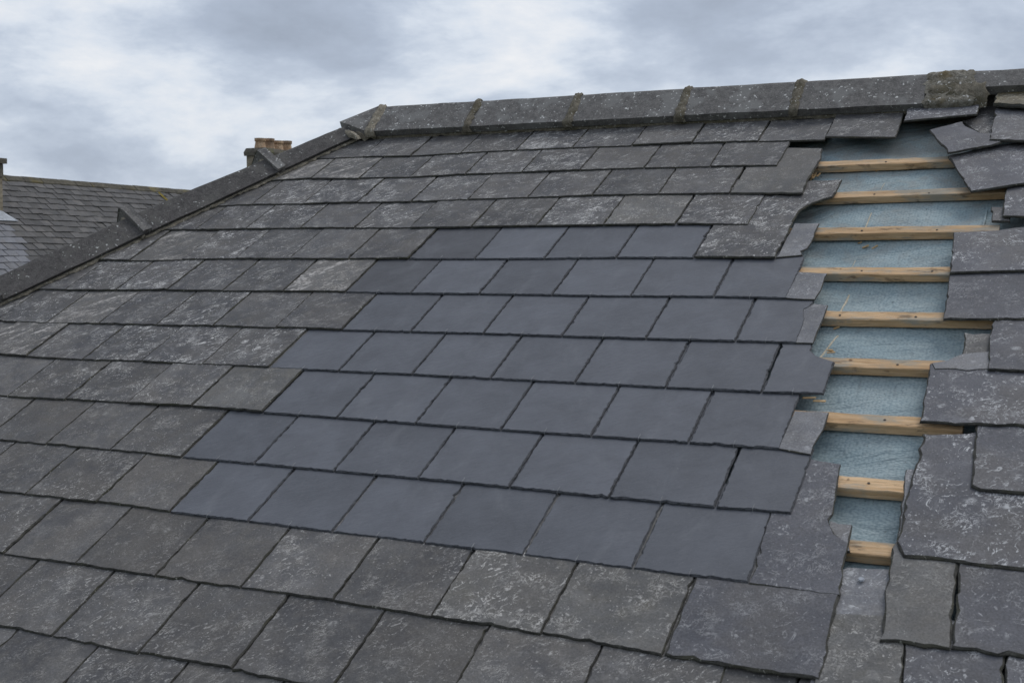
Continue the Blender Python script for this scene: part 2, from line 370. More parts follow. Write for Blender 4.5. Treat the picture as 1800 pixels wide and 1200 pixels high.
# walls and the sheets below the slates
def rw(u, v, h=0): return ROOF @ Vector((u, v, h))
ridge_l, ridge_r = rw(hip_u(RIDGE_V) - 0.06, RIDGE_V, -0.085), rw(U_MAX, RIDGE_V, -0.085)
eave_l, eave_r = rw(hip_u(EAVE_V) - 0.06, EAVE_V, -0.085), rw(U_MAX, EAVE_V, -0.085)
back = lambda p: Vector((p.x, 2 * ridge_l.y - p.y, p.z))
mesh_obj('sarking', [ridge_l, ridge_r, eave_r, eave_l], [(0, 3, 2, 1)], 'board', house)
hipface = mesh_obj('hip_slope', [ridge_l, eave_l, back(eave_l)], [(0, 2, 1)], 'old', house)
mesh_obj('rear_slope', [ridge_l, ridge_r, back(eave_r), back(eave_l)], [(0, 1, 2, 3)], 'old', house)
v, f = box(eave_l.x + 0.25, U_MAX - 0.02, eave_l.y + 0.25, back(eave_l).y - 0.25, 0.0, eave_l.z - 0.02)
mesh_obj('wall', v, f, 'render', house)

# membrane, sagging a little between the battens
BAT = [(-0.240, -0.222, 2.25, 3.15), (-0.546, -0.526, 2.30, 3.25), (-0.856, -0.843, 2.30, 3.13), (-1.165, -1.159, 2.487, 3.2),
       (-1.470, -1.461, 2.45, 3.25), (-1.757, -1.750, 2.55, 3.2), (-2.050, -2.051, 2.62, 3.13), (-2.345, -2.347, 2.68, 3.2), (-2.604, -2.602, 2.72, 3.2)]
bv = sorted([0.12] + [(a + b) / 2 + 0.026 for a, b, _, _ in BAT])
u0, u1, v0, v1 = 2.05, 3.75, -3.0, 0.42
def memb_h(u, vv):
    lo = max([b for b in bv if b <= vv], default=v0 - .3); hi = min([b for b in bv if b > vv], default=v1 + .3)
    s = (vv - lo) / (hi - lo); q = math.sin(math.pi * s)
    return -0.0345 - 0.013 * q * (1 + 0.6 * math.sin(u * 7 + vv * 5)) + 0.0025 * math.sin(u * 23 + vv * 31) * q + 0.006 * q * math.sin(u * 11 - vv * 9 + 1.5 * math.sin(vv * 3))
V, Fc = [], []; nu, nv = 56, 150
for j in range(nv + 1):
    for i in range(nu + 1):
        u, vv = u0 + (u1 - u0) * i / nu, v0 + (v1 - v0) * j / nv
        h = memb_h(u, vv)
        V.append((u, vv, h))
for j in range(nv):
    for i in range(nu):
        a = j * (nu + 1) + i; Fc.append((a, a + 1, a + nu + 2, a + nu + 1))
memb = mesh_obj('membrane', V, Fc, 'membrane', house, ROOF, True); memb['label'] = 'blue-green woven roofing membrane under the battens'
# a lapped edge of the membrane on the right
def strip_on(u_, va, vb, wd, th, mat, name, parent, du=0.0, h=-0.03, segs=6, jit=0.0):
    V, Fc = [], []
    for k in range(segs + 1):
        s = k / segs; uu = u_ + du * s + rnd.gauss(0, jit); vv = va + (vb - va) * s; w_ = wd * rnd.uniform(0.75, 1.25)
        for (a, b) in ((-w_ / 2, 0), (w_ / 2, 0), (w_ / 2 * .6, th), (-w_ / 2 * .6, th)): V.append((uu + a, vv, memb_h(uu, vv) - 0.0008 + b))
    for k in range(segs):
        for i in range(4):
            j = (i + 1) % 4; Fc.append((k * 4 + i, k * 4 + j, k * 4 + 4 + j, k * 4 + 4 + i))
    Fc.append((3, 2, 1, 0)); Fc.append(tuple(segs * 4 + i for i in range(4)))
    return mesh_obj(name, V, Fc, mat, parent, ROOF)
strip_on(3.07, -0.79, -0.60, 0.012, 0.008, 'membrane', 'membrane_lap', memb, 0.0, -0.036)
# tan seam thread showing down the middle of the membrane
for (ua, va, ub, vb, w_) in ((2.665, -0.335, 2.655, -0.49, 0.0018), (2.655, -0.60, 2.652, -0.79, 0.006), (2.655, -0.96, 2.655, -1.11, 0.0018),
                             (2.680, -1.225, 2.668, -1.415, 0.007), (2.695, -1.52, 2.655, -1.685, 0.008), (2.625, -1.60, 2.615, -1.68, 0.007), (2.665, -0.18, 2.66, -0.205, 0.006)):
    strip_on(ua, va, vb, w_ * 0.9, 0.003, 'thread', 'seam_strip', memb, ub - ua, -0.034, 7, 0.0008)

# battens with nails
nails = [2.60, 2.72, 2.95]
for bi, (va, vb, ua, ub) in enumerate(BAT):
    w_, n = 0.052, 14; sec = []
    V, Fc = [], []
    for k in range(n + 1):
        s = k / n; uu = ua + (ub - ua) * s; vm = va + (vb - va) * (uu - 2.4) / 0.7
        j = lambda: rnd.gauss(0, 0.0007)
        for (a, h) in ((0, -0.028), (0, -0.002), (0.002, 0), (w_ - 0.002, 0), (w_, -0.002), (w_, -0.028)): V.append((uu - ua, vm - va + a + j(), h + (j() if h > -0.02 else 0) - 0.0008))
    for k in range(n):
        for i in range(6):
            jn = (i + 1) % 6; Fc.append((k * 6 + i, k * 6 + 6 + i, k * 6 + 6 + jn, k * 6 + jn))
    Fc.append(tuple(range(6))); Fc.append(tuple(n * 6 + i for i in range(5, -1, -1)))
    b = mesh_obj('batten', V, Fc, 'wood', house, ROOF @ Matrix.Translation((ua, va, 0)))
    for un_ in (2.655 + rnd.uniform(-0.02, 0.02) + 0.012 * bi, 2.9 + rnd.uniform(-0.05, 0.05)):
        V, Fc = [], []; r = 0.0045
        for k in range(8): V.append((r * math.cos(k * math.pi / 4), r * math.sin(k * math.pi / 4), 0.0))
        for k in range(8): V.append((r * 0.8 * math.cos(k * math.pi / 4), r * 0.8 * math.sin(k * math.pi / 4), 0.0022))
        Fc = [tuple(range(8, 16))] + [(k, (k + 1) % 8, 8 + (k + 1) % 8, 8 + k) for k in range(8)]
        mesh_obj('nail', V, Fc, 'nail', b, ROOF @ Matrix.Translation((un_, va + 0.026, -0.0012)))

# ---- the slates left of the gap, course by course: surveyed tail-joint positions
J = {0: [(637.5, 277), (722, 275), (810, 270), (907, 264), (1006, 260), (1111, 256), (1216.5, 252), (1333, 249), (1450, 247)],
     1: [(547, 314), (631.5, 314.5), (721, 312), (818, 307), (917, 303), (1020, 299.5), (1132.5, 295.5), (1248, 293)],
     2: [(443, 360), (533, 358.6), (628.5, 356.5), (723, 355), (822, 352), (927, 348), (1041, 344), (1157.5, 342), (1282, 340.5)],
     3: [(344, 404.5), (432, 403), (527, 401), (623, 401.7), (721, 401), (829, 399), (943, 397.5), (1061, 395.5), (1188, 393.8)],
     4: [(229, 458.5), (319, 456.6), (414, 454.7), (509, 454.7), (613, 455.3), (718, 454.7), (834, 454.7), (956, 454), (1083, 452), (1219, 452.6)],
     5: [(115, 510), (204, 510), (294, 510), (391, 511.4), (498, 511.4), (607, 513.2), (721, 515), (842, 516), (970, 518), (1108, 520), (1254, 520.6)],
     6: [(82, 568), (173, 569), (274, 571), (374, 573), (484, 576.6), (600, 579.5), (721, 582.4), (849, 585.5), (987.5, 590), (1135.5, 594.5), (1292.5, 598.4)],
     7: [(47, 626), (145, 632), (249, 635), (356, 640), (472.5, 646), (594.5, 651.5), (724, 657.5), (862, 664.5), (1010, 672), (1169.5, 680), (1338, 688)],
     8: [(14, 695.6), (115.5, 702), (224, 709), (337.5, 714.7), (461.6, 724.4), (591.5, 733.3), (730, 744), (880, 754.7), (1039, 765.6), (1210, 777)],
     9: [(81.7, 780), (194.5, 790.5), (319, 803), (447, 814), (586, 827), (735, 840), (895, 855), (1070, 873), (1257, 889.7)],
     10: [(45, 869), (170, 882.5), (297.5, 899), (436, 915), (584, 934), (745, 952.5), (919, 974), (1111.5, 997.5)],
     11: [(5, 974), (132.5, 991), (272.5, 1011.5), (422.5, 1032.5), (586, 1055), (759, 1082.5), (951, 1112.5), (1165, 1151)],
     12: [(92.5, 1116), (243.5, 1147.5), (407.5, 1176)]}
NEWFROM = {4: 718, 5: 607, 6: 600, 7: 472.5, 8: 461.6, 9: 319, 10: 297.5}
BLOTCH = {(6, 82): 'blotch', (7, -1): 'blotch', (1, 547): 'blotch', (1, -1): 'blotch', (5, 498): 'blotch', (4, 229): 'blotch', (8, 337.5): 'lichen', (11, 759): 'lichen', (11, 951): 'lichen', (3, 1061): 'lichen'}
DARKER = {(4, 718), (5, 607)}
TAILV = {}
joints = {}
for c, l in J.items():
    P = [un(*q) for q in l]
    n = len(P); mu = sum(p[0] for p in P) / n; mv = sum(p[1] for p in P) / n
    sl = sum((p[0] - mu) * (p[1] - mv) for p in P) / sum((p[0] - mu) ** 2 for p in P)
    if c == 12: sl = -0.008
    TAILV[c] = (mv - sl * mu, sl); joints[c] = P
for c in (13, 14, 15): TAILV[c] = (-3.297 - 0.275 * (c - 12), -0.008)
TAILV[-1] = (0.262, 0.0)
def tail(c, u): return TAILV[c][0] + TAILV[c][1] * u
SL = 0.62                                                   # slate length
LEAN = -0.012
def full(ul, ur, c, vl, vr, up=SL):
    g_ = rnd.uniform(0.0014, 0.0027)
    top = min(up, RIDGE_V - 0.01 - min(vl, vr))
    return [(ul + g_, vl), (ur - g_, vr), (ur - g_ + LEAN * top, max(vl, vr) + top), (ul + g_ + LEAN * top, max(vl, vr) + top)]
def hook(u, v, h, par):                                     # wire slate hook bent up over the tail
    r = 0.0009; pts = [(0, -0.002, -0.004), (0, -0.0065, -0.001), (0, -0.0065, 0.0075), (0, -0.003, 0.011), (0.0005, 0.017, 0.0112)]
    V, Fc = [], []
    for p in pts:
        for k in range(5): V.append((p[0] + r * math.cos(k * 1.2566), p[1], p[2] + r * math.sin(k * 1.2566)) if p is pts[-1] or p is pts[0] else (p[0] + r * math.cos(k * 1.2566), p[1] + r * math.sin(k * 1.2566) * .7, p[2] + r * math.sin(k * 1.2566) * .7))
    for s in range(len(pts) - 1):
        for k in range(5): Fc.append((s * 5 + k, s * 5 + (k + 1) % 5, s * 5 + 5 + (k + 1) % 5, s * 5 + 5 + k))
    mesh_obj('hook', V, Fc, 'steel', par, ROOF @ Matrix.Translation((u, v, h)))
def new_piece(pts, c, mat='new', hk=True, **k):
    o = slate(pts, mat, inset=0.0042, jit=0.0009, step=0.012, t=0.0068, b0=0.0175, chip=0.02, lift=rnd.uniform(0, 0.0008), roll=rnd.uniform(-0.004, 0.004), parent=house, **k)
    if hk:
        a, b = sorted(pts, key=lambda p: p[1])[:2]
        um = (a[0] + b[0]) / 2; hook(um, (a[1] + b[1]) / 2, 2.28 * T, o)
    return o
def old_piece(pts, c, mat='old', **k):
    k.setdefault('lift', rnd.uniform(0, 0.0025) + (rnd.uniform(0, 0.004) if rnd.random() < 0.15 else 0)); k.setdefault('roll', rnd.uniform(-0.012, 0.012)); k.setdefault('inset', 0.0028); k.setdefault('jit', 0.0016)
    return slate(pts, mat, step=k.pop('step', 0.02), parent=house, **k)

FIRST_U, LAST_U = {}, {}
for c in range(0, 16):
    if c <= 12:
        P = list(joints[c]); X = [q[0] for q in J[c]]
    else:
        s = -0.0 if c % 2 else 0.152
        P = [(1.07 + s + 0.304 * k, tail(c, 1.07 + 0.3 * k)) for k in range(0, 1)]; X = [0]
    while P[0][0] > (hip_u(P[0][1]) - 0.02 if c < 8 else max(hip_u(P[0][1]) - 0.02, un(0, 600 + c * 40)[0] - 0.75)):
        u_ = P[0][0] - 0.300 + rnd.uniform(-0.006, 0.006)
        P.insert(0, (u_, tail(c, u_) + rnd.uniform(-0.002, 0.002))); X.insert(0, -1)
    if c >= 12:
        lim = {12: 2.58, 13: 3.9, 14: 3.9, 15: 3.9}[c]
        while P[-1][0] < lim:
            u_ = P[-1][0] + 0.304; P.append((u_, tail(c, u_))); X.append(-1)
    if c >= 8: FIRST_U[c] = P[0][0]
    LAST_U[c] = P[-1][0]
    for i in range(len(P) - 1):
        (ul, vl), (ur, vr) = P[i], P[i + 1]
        new = c in NEWFROM and X[i] >= NEWFROM[c] and not (c == 4 and X[i] >= 1219)
        if c == 5 and X[i] == -1: new = False
        if new:
            pts = full(ul, ur, c, vl, vr)
            nw = new_piece(pts, c, 'newdark' if (c, X[i]) in DARKER else 'new', vt=min(vl, vr), vmax=min(vl, vr) + 0.33)
            if (c, X[i]) in DARKER: nw['label'] = 'darker new slate at the edge of the patch'
        else:
            dv = rnd.uniform(-0.003, 0.003)
            pts = full(ul, ur, c, vl + dv + rnd.uniform(-.0015, .0015), vr + dv + rnd.uniform(-.0015, .0015))
            pts = clip(pts, 1.0, -HK, -HU + 0.075 - 0.02)
            if len(pts) < 3 or abs(area(pts)) < 0.002: continue
            old_piece(pts, c, BLOTCH.get((c, X[i]), 'old' if c < 8 else 'near'), vt=min(vl, vr), vmax=min(vl, vr) + 0.33)

def P_(*px, h=F): return [un(x, y, h) for x, y in px]
# ---- last slates of the courses, beside the gap
def tidy(pts):                                              # square the left edge up against the neighbour
    p0, p1 = pts[0], pts[-1]; u_ = p0[0] + 0.0035
    return [(u_, p0[1])] + list(pts[1:-1]) + [(u_ + LEAN * (p1[1] - p0[1]), p1[1])]
old_piece(tidy(P_((1450, 247), (1575, 246), (1589.5, 200), (1592, 194), (1478, 197))), 0, 'old', vt=-0.015, lift=0.012, roll=-0.02)
ls = old_piece(P_((1588, 214.5), (1718, 202.5), (1722.5, 174), (1596, 187), h=0.05), 0, 'right', vt=0.13, lift=0.028, length=0.5)
ls['label'] = 'slate pushed up out of line under the ridge mortar'
old_piece(tidy(P_((1248, 293), (1366, 291.5), (1387, 251.5), (1400, 225), (1283, 227))), 1, 'old', vt=tail(1, 2.1))
old_piece(tidy(P_((1282, 340.5), (1411, 342), (1420, 316), (1443, 277), (1446, 258), (1388, 256), (1325, 258))), 2, 'lichen', vt=tail(2, 2.2), inset=0.004, jit=0.002)
old_piece(tidy(P_((1188, 393.8), (1314, 395), (1343, 344), (1362, 310), (1235, 312))), 3, 'old', vt=tail(3, 2.1))
ob = old_piece(tidy(P_((1219, 452.6), (1361.5, 454.8), (1379, 424), (1400.5, 374.5), (1408, 366), (1426, 355), (1446, 348), (1463, 343), (1467, 337), (1480, 312), (1421, 314), (1330, 320), (1290, 340))), 4, 'old', vt=tail(4, 2.2), inset=0.0035)
ob['label'] = 'broken slate with a hooked upper end reaching over the gap'
old_piece(P_((1364, 452), (1411, 447), (1408, 440), (1418, 435), (1427, 421), (1432, 407), (1440, 388), (1397, 388)), 4, 'pale', vt=tail(4, 2.4) - 0.01, lift=-0.0005, t=0.005, b0=0.0182, step=0.03)
new_piece(tidy(P_((1254, 520.6), (1382.5, 523.3), (1398, 487), (1411, 457), (1413, 447), (1408, 439), (1362, 436), (1300, 436))), 5, vt=tail(5, 2.3), hk=True)
old_piece(P_((1378, 523), (1432, 525.5), (1442.5, 508.5), (1446, 496), (1454, 477), (1403, 475)), 5, 'pale', vt=tail(5, 2.5) - 0.004, lift=-0.0005, t=0.005, b0=0.0182, step=0.03)
new_piece(tidy(P_((1292.5, 598.4), (1399, 601.5), (1411, 573), (1415.5, 558), (1412.5, 547.5), (1414, 540), (1424.5, 534), (1431, 526), (1432, 515), (1380, 500), (1335, 500))), 6, vt=tail(6, 2.4))
old_piece(P_((1397, 601), (1429, 602), (1442, 571), (1444, 566), (1451.5, 544.5), (1455, 532), (1430, 529), (1410, 540)), 6, 'pale', vt=tail(6, 2.5) - 0.004, lift=-0.0005, t=0.005, b0=0.0182, step=0.03)
new_piece(tidy(P_((1338, 688), (1448, 691.5), (1457, 661), (1467, 633), (1455, 629), (1444, 625.5), (1431, 619.5), (1425.5, 612), (1427.5, 603), (1428, 590), (1372, 585))), 7, vt=tail(7, 2.6))
new_piece(tidy(P_((1210, 777), (1370.5, 787.5), (1386, 743), (1403.5, 696), (1414, 665), (1255, 660))), 8, vt=tail(8, 2.4))
old_piece(P_((1367, 787), (1425, 797), (1430, 783), (1436, 771), (1447, 752), (1452, 740), (1457, 720), (1440, 718), (1397, 718)), 8, 'pale', vt=tail(8, 2.7), lift=0.0, t=0.0035, b0=0.0185, step=0.03)
new_piece(tidy(P_((1257, 889.7), (1390, 900), (1408, 850), (1425, 800), (1431, 783), (1400, 760), (1310, 750))), 9, vt=tail(9, 2.6))
new_piece(tidy(P_((1111.5, 997.5), (1315, 1022.5), (1335, 962), (1355, 898), (1372, 850), (1175, 835))), 10, vt=tail(10, 2.5))
old_piece(P_((1316, 1024), (1352, 905), (1368, 845), (1400, 800), (1426, 800), (1477.5, 808), (1475, 827), (1472, 847), (1468, 870), (1463, 897), (1457, 908), (1457, 917), (1466, 933), (1490.5, 950), (1488, 966), (1483, 987), (1475, 1043)), 10, 'right', vt=tail(10, 2.7), t=0.006, inset=0.003)
old_piece(tidy(P_((1165, 1151), (1441.5, 1196), (1456, 1126), (1467, 1074), (1473, 1050), (1480, 1000), (1340, 960), (1225, 950))), 11, 'right', vt=tail(11, 2.7), jit=0.0028, inset=0.005)
old_piece(P_((1457, 905), (1497, 913), (1495, 928), (1491.5, 948), (1494, 960), (1450, 955)), 11, 'pale', vt=-2.62, length=0.3, lift=-0.004, b0=0.006)
# slate showing its nailed head at the foot of the gap
ms = old_piece(P_((1400, 1290), (1577, 1290), (1588, 1133), (1594, 1060), (1573, 990), (1487, 986), (1462, 1000), (1440, 1100)), 12, 'pale', vt=-3.07, length=0.5, b0=0.012, lift=-0.004)
old_piece(P_((1432, 1330), (1576, 1330), (1588.5, 1133), (1592, 1076), (1460, 1072), (1430, 1200)), 12, 'lichen', vt=-3.1, length=0.4, lift=0.001)
V = [(0.008 * math.cos(k * .7854), 0.008 * math.sin(k * .7854), 0) for k in range(8)] + [(0.006 * math.cos(k * .7854), 0.006 * math.sin(k * .7854), 0.003) for k in range(8)]
mesh_obj('nail', V, [tuple(range(8, 16))] + [(k, (k + 1) % 8, 8 + (k + 1) % 8, 8 + k) for k in range(8)], 'lead', ms, ROOF @ Matrix.Translation((*un(1514, 1017, 0.014), 0.0125)))

# ---- right of the gap
def right_piece(px, mat='right', h=F, **k):
    k.setdefault('inset', 0.004); k.setdefault('jit', 0.002); k.setdefault('roll', 0.0); k.setdefault('step', 0.024); k.setdefault('chip', 0.16)
    return old_piece(P_(*px, h=h), 0, mat, **k)
right_piece([(1722, 168), (1760, 160), (1760, 215), (1742, 233), (1725, 233), (1707, 222), (1690, 208), (1716, 200)], 'old', vt=0.0, lift=-0.010, length=0.5)
right_piece([(1633, 226), (1666, 270), (1741, 256), (1760, 250), (1760, 225), (1741, 233), (1724.5, 232.5), (1706.5, 223.5), (1697, 219), (1691.5, 210)], 'right', h=0.05, vt=-0.2, lift=0.026, length=0.5)['label'] = 'broken slate tipped askew at the top of the gap'
right_piece([(1666, 268), (1706.5, 336), (1800, 320.5), (1880, 308), (1870, 235), (1790, 243), (1740, 250)], 'right', h=0.04, vt=-0.55, lift=0.012, length=0.55)['label'] = 'slipped slate hanging askew over the second batten'
right_piece([(1745.5, 188), (1800, 192), (1900, 196), (1905, 140), (1800, 147), (1757, 151), (1750, 156)], 'mossy', h=0.06, vt=0.2, lift=0.022, t=0.016, jit=0.004, inset=0.006)['label'] = 'moss-covered slate under the right end of the ridge'
right_piece([(1739, 247.5), (1800, 250), (1900, 254), (1905, 180), (1800, 185), (1749.5, 187)], 'right', h=0.05, vt=-0.1, lift=0.022, t=0.010)
right_piece([(1762, 382), (1800, 383.5), (1910, 386), (1905, 310), (1800, 312), (1766.5, 324)], 'right', vt=-0.785, lift=0.004, length=0.5)
right_piece([(1743, 385), (1775, 385), (1775, 356), (1743, 358)], 'old', vt=-0.79, lift=-0.010)
right_piece([(1669, 480), (1800, 476), (1920, 473), (1905, 388), (1800, 394), (1756, 400), (1676, 404.5)], 'right', vt=-1.195, lift=0.001, length=0.52)
right_piece([(1658, 561), (1800, 561), (1930, 561), (1905, 455), (1800, 458), (1671, 462)], 'right', vt=-1.497, lift=0.0, length=0.55)
right_piece([(1736.5, 649.5), (1800, 652), (1940, 656), (1920, 540), (1800, 540), (1744, 540)], 'right', vt=-1.78, lift=0.002, length=0.55)
right_piece([(1684, 650), (1755, 652), (1760, 577), (1695, 575), (1690, 616)], 'lichen', vt=-1.80, lift=-0.012, length=0.5)
right_piece([(1616.5, 741), (1700, 746), (1800, 748.5), (1950, 752), (1930, 600), (1800, 600), (1741, 612), (1715, 612), (1690, 618), (1664, 628), (1634.5, 634), (1625, 690)], 'right', vt=-2.06, lift=0.001, length=0.5)
right_piece([(1690, 617), (1742, 611), (1750, 632), (1744, 646), (1700, 648), (1642, 646), (1637, 634), (1664, 629)], 'pale', vt=-2.06, lift=0.0018, length=0.5, t=0.0088, name='spalled_slate_head')
right_piece([(1588, 977), (1690, 988), (1800, 1002), (1960, 1024), (1940, 740), (1800, 735), (1700, 752), (1621.5, 754), (1612, 803), (1597, 857), (1586, 910), (1580, 944), (1576.5, 951)], 'right', vt=-2.63, lift=0.0, length=0.62, inset=0.006, jit=0.003)
right_piece([(1707.5, 853), (1723, 861.5), (1800, 867), (1955, 878), (1940, 725), (1800, 725), (1715, 730)], 'right', vt=-2.33, lift=0.001, length=0.55, inset=0.006)
right_piece([(1592, 811), (1612, 811), (1605, 870), (1592, 958), (1574, 955), (1581, 900), (1586, 840)], 'pale', vt=-2.66, lift=-0.010, length=0.5)
right_piece([(1546, 1126), (1600, 1132), (1669, 1140), (1683, 995), (1690, 950), (1580, 940), (1568, 958), (1565, 985), (1556, 1060)], 'lichen', vt=-2.92, lift=0.001, length=0.6, inset=0.005, jit=0.003)
right_piece([(1671.5, 1139), (1800, 1155), (1990, 1182), (1960, 960), (1800, 950), (1688, 950)], 'right', vt=-2.92, lift=0.001, length=0.6, inset=0.006, jit=0.002)
right_piece([(1579, 1330), (1760, 1350), (1765, 1090), (1600, 1076), (1590, 1132)], 'right', vt=-3.19, lift=0.0, length=0.6, inset=0.004)
right_piece([(1763, 1350), (2000, 1380), (2000, 1110), (1768, 1090)], 'right', vt=-3.19, lift=0.0, length=0.6, inset=0.004)
# the slates go on to the right, out of frame
EDGE = {0: 3.38, 1: 3.36, 2: 3.37, 3: 3.38, 4: 3.42, 5: 3.44, 6: 3.46, 7: 3.48, 8: 3.50, 9: 3.5, 10: 3.51, 11: 3.53, 12: 3.54}
for c in range(0, 13):
    u_ = EDGE[c] + 0.005
    for k in range(3):
        vt_ = -0.06 - 0.276 * c
        old_piece(full(u_, u_ + 0.3, c, vt_, vt_), c, 'right', vt=vt_, vmax=vt_ + .3); u_ += 0.302

# the rest of the slope, beyond the picture's edges, as one joined field of the same slates
SV, SF = [], []
def field_slate(pts, vt):
    if len(pts) < 3: return
    if area(pts) < 0: pts.reverse()
    b, m = len(SV), len(pts); hf = lambda v: max(0.001, 2.28 * T * (1 - (v - vt) / SL))
    for (u, v) in pts: SV.append((u, v, hf(v)))
    for (u, v) in pts: SV.append((u, v, hf(v) + T))
    SF.append(tuple(b + i for i in range(m - 1, -1, -1))); SF.append(tuple(b + m + i for i in range(m)))
    for i in range(m): j = (i + 1) % m; SF.append((b + i, b + j, b + m + j, b + m + i))
for c in range(0, 16):
    vt_ = -0.06 - 0.276 * c
    u_ = (EDGE[c] + 0.005 + 3 * 0.302) if c < 13 else 3.95
    while c < 13 and u_ < U_MAX - 0.1: field_slate(full(u_, min(u_ + 0.3, U_MAX), c, vt_, vt_), vt_); u_ += 0.302
    if c in FIRST_U:
        u_ = FIRST_U[c]
        while u_ > hip_u(tail(c, u_)) - 0.02:
            field_slate(clip(full(u_ - 0.302, u_, c, tail(c, u_), tail(c, u_)), 1.0, -HK, -HU + 0.055), tail(c, u_)); u_ -= 0.302
    if c >= 13:
        u_ = LAST_U[c]
        while u_ < U_MAX - 0.1: field_slate(full(u_, min(u_ + 0.302, U_MAX), c, tail(c, u_), tail(c, u_)), tail(c, u_)); u_ += 0.304
fs = mesh_obj('slate_field', SV, SF, 'near', house, ROOF); fs['kind'] = 'stuff'

# ------------------------------------------------------------------ ridge tiles (built in world axes along the ridge)
def yz(v, h): p = ROOF @ Vector((0, v, h)); return (p.y, p.z)
RY, RZ = yz(0.215, 0.052)
WING = 0.20
def ridge_section(wing=WING, th=0.022, grow=0.0, up=0.0, rag=0.0):
    """closed cross-section of a right-angled ridge tile, near lower edge first"""
    s = math.sqrt(0.5); y1, z1 = RY - 0.002, RZ + 0.026 + up
    ax, az = y1 + WING * s, z1 + WING * s - up            # apex, fixed for all tiles
    y1 = ax - wing * s; z1 = az - wing * s
    g = grow
    near = [(y1 + 0.026 - g, z1 - 0.030), (y1 - g * s, z1 + g * s - (0.004 if g else 0))]
    apex = [(ax - 0.010, az - 0.010 + g * 1.3), (ax, az - 0.004 + g * 1.4), (ax + 0.010, az - 0.010 + g * 1.3)]
    far = [(2 * ax - y, z) for (y, z) in reversed(near)]
    inner = [(2 * ax - y1 - 0.03, z1 - 0.024), (ax, az - 0.045), (y1 + 0.03, z1 - 0.024)]
    return near + apex + far + inner
def lump(name, u0, u1, mat, parent, grow, wing=WING, cuts=7, ns=10, jit=0.004, shear=0.0, drop=0.0):
    """mortar over a joint: a rough band hugging the tile section"""
    s = math.sqrt(0.5); y1, z1 = RY - 0.002, RZ + 0.026; ax, az = y1 + WING * s, z1 + WING * s
    path = [(y1 + 0.012, z1 - 0.034 - drop), (y1 - 0.004, z1 - 0.012 - drop * .5)] + [(y1 + WING * s * k / ns, z1 + WING * s * k / ns) for k in range(ns + 1)]
    path += [(ax + WING * s * k / ns, az - WING * s * k / ns) for k in range(1, ns + 1)]
    V, Fc = [], []; m = len(path)
    for c in range(cuts + 1):
        e = math.sin(math.pi * c / cuts) ** 0.5 if 0 < c < cuts else -0.25
        for k, (y, z) in enumerate(path):
            g = grow * e * rnd.uniform(0.8, 1.2) + rnd.gauss(0, jit) * 0.4
            nrm = (-s, s) if k < 2 + ns else ((0, 1) if k == 2 + ns else (s, s))
            if k < 2: nrm = (-1, 0)
            x = u0 + (u1 - u0) * c / cuts + rnd.gauss(0, jit) * (1.2 if c in (0, cuts) else 0.5)
            V.append((x, y + nrm[0] * g, z + nrm[1] * g))
    for c in range(cuts):
        for k in range(m - 1): Fc.append((c * m + k, (c + 1) * m + k, (c + 1) * m + k + 1, c * m + k + 1))
    return mesh_obj(name, V, Fc, mat, parent, Matrix.Identity(4), True)
rj = [-0.02, 0.555, 1.105, 1.665, 2.195, 2.752]
for i in range(5):
    t_ = prism(ridge_section(grow=rnd.uniform(-0.001, 0.001)), rj[i] + 0.004, rj[i + 1] - 0.004, 'ridge_tile', 'ridge', house, Matrix.Identity(4), cuts=8, jit=0.0008)
    if i: lump('mortar_joint', rj[i] - 0.023, rj[i] + 0.023, 'mortar', t_, 0.0075)
    else: lump('mortar_joint', rj[0] - 0.03, rj[0] + 0.028, 'palemortar', t_, 0.008)
prism(ridge_section(wing=0.120), 2.935, 3.62, 'ridge_tile', 'ridge', house, Matrix.Identity(4), cuts=6, jit=0.001)
prism(ridge_section(), 3.63, 4.3, 'ridge_tile', 'ridge', house, Matrix.Identity(4), cuts=4, jit=0.0008)
prism(ridge_section(), 4.31, U_MAX, 'ridge_tile', 'ridge', house, Matrix.Identity(4), cuts=4, jit=0.0008)
rbz = RZ + 0.026 + WING * math.sqrt(0.5); rby = RY - 0.002 + WING * math.sqrt(0.5)
mesh_obj('ridge_board', *box(0.0, U_MAX - .01, rby - 0.016, rby + 0.016, rbz - 0.24, rbz - 0.05), 'board', house)
wm = lump('ridge_mortar', 2.745, 2.945, 'mossmortar', house, 0.006, cuts=16, ns=16, jit=0.0045); wm['label'] = 'wide lichen-crusted mortar repair across the ridge'
# mortar shelf under it
V, Fc = [], []; n = 18; rows = 7
for i in range(n + 1):
    for k in range(rows):
        s = k / (rows - 1)
        x = 2.755 + 0.245 * i / n
        v_, h_ = 0.222 + 0.10 * s, 0.040 + 0.075 * math.sin(s * 1.45) ** 0.6 * (1 if 0 < i < n else 0.55)
        p = ROOF @ Vector((x + rnd.gauss(0, .003), v_ + rnd.gauss(0, .004), h_ + rnd.gauss(0, .003))); V.append(p)
for i in range(n):
    for k in range(rows - 1): a = i * rows + k; Fc.append((a, a + rows, a + rows + 1, a + 1))
mesh_obj('mortar_shelf', V, Fc, 'mortar', house, Matrix.Identity(4), True)
# bedding mortar in the shadow below the ridge tiles
V, Fc = [], []; n = 120
for i in range(n + 1):
    x = 0.0 + 2.75 * i / n
    for (v_, h_) in ((0.236, 0.02), (0.240 + rnd.gauss(0, .003), 0.045), (0.262, 0.07)):
        V.append(ROOF @ Vector((x, v_, h_ + rnd.gauss(0, .003))))
for i in range(n):
    for k in range(2): a = i * 3 + k; Fc.append((a, a + 3, a + 4, a + 1))
mesh_obj('ridge_bedding', V, Fc, 'mortar', house, Matrix.Identity(4), True)

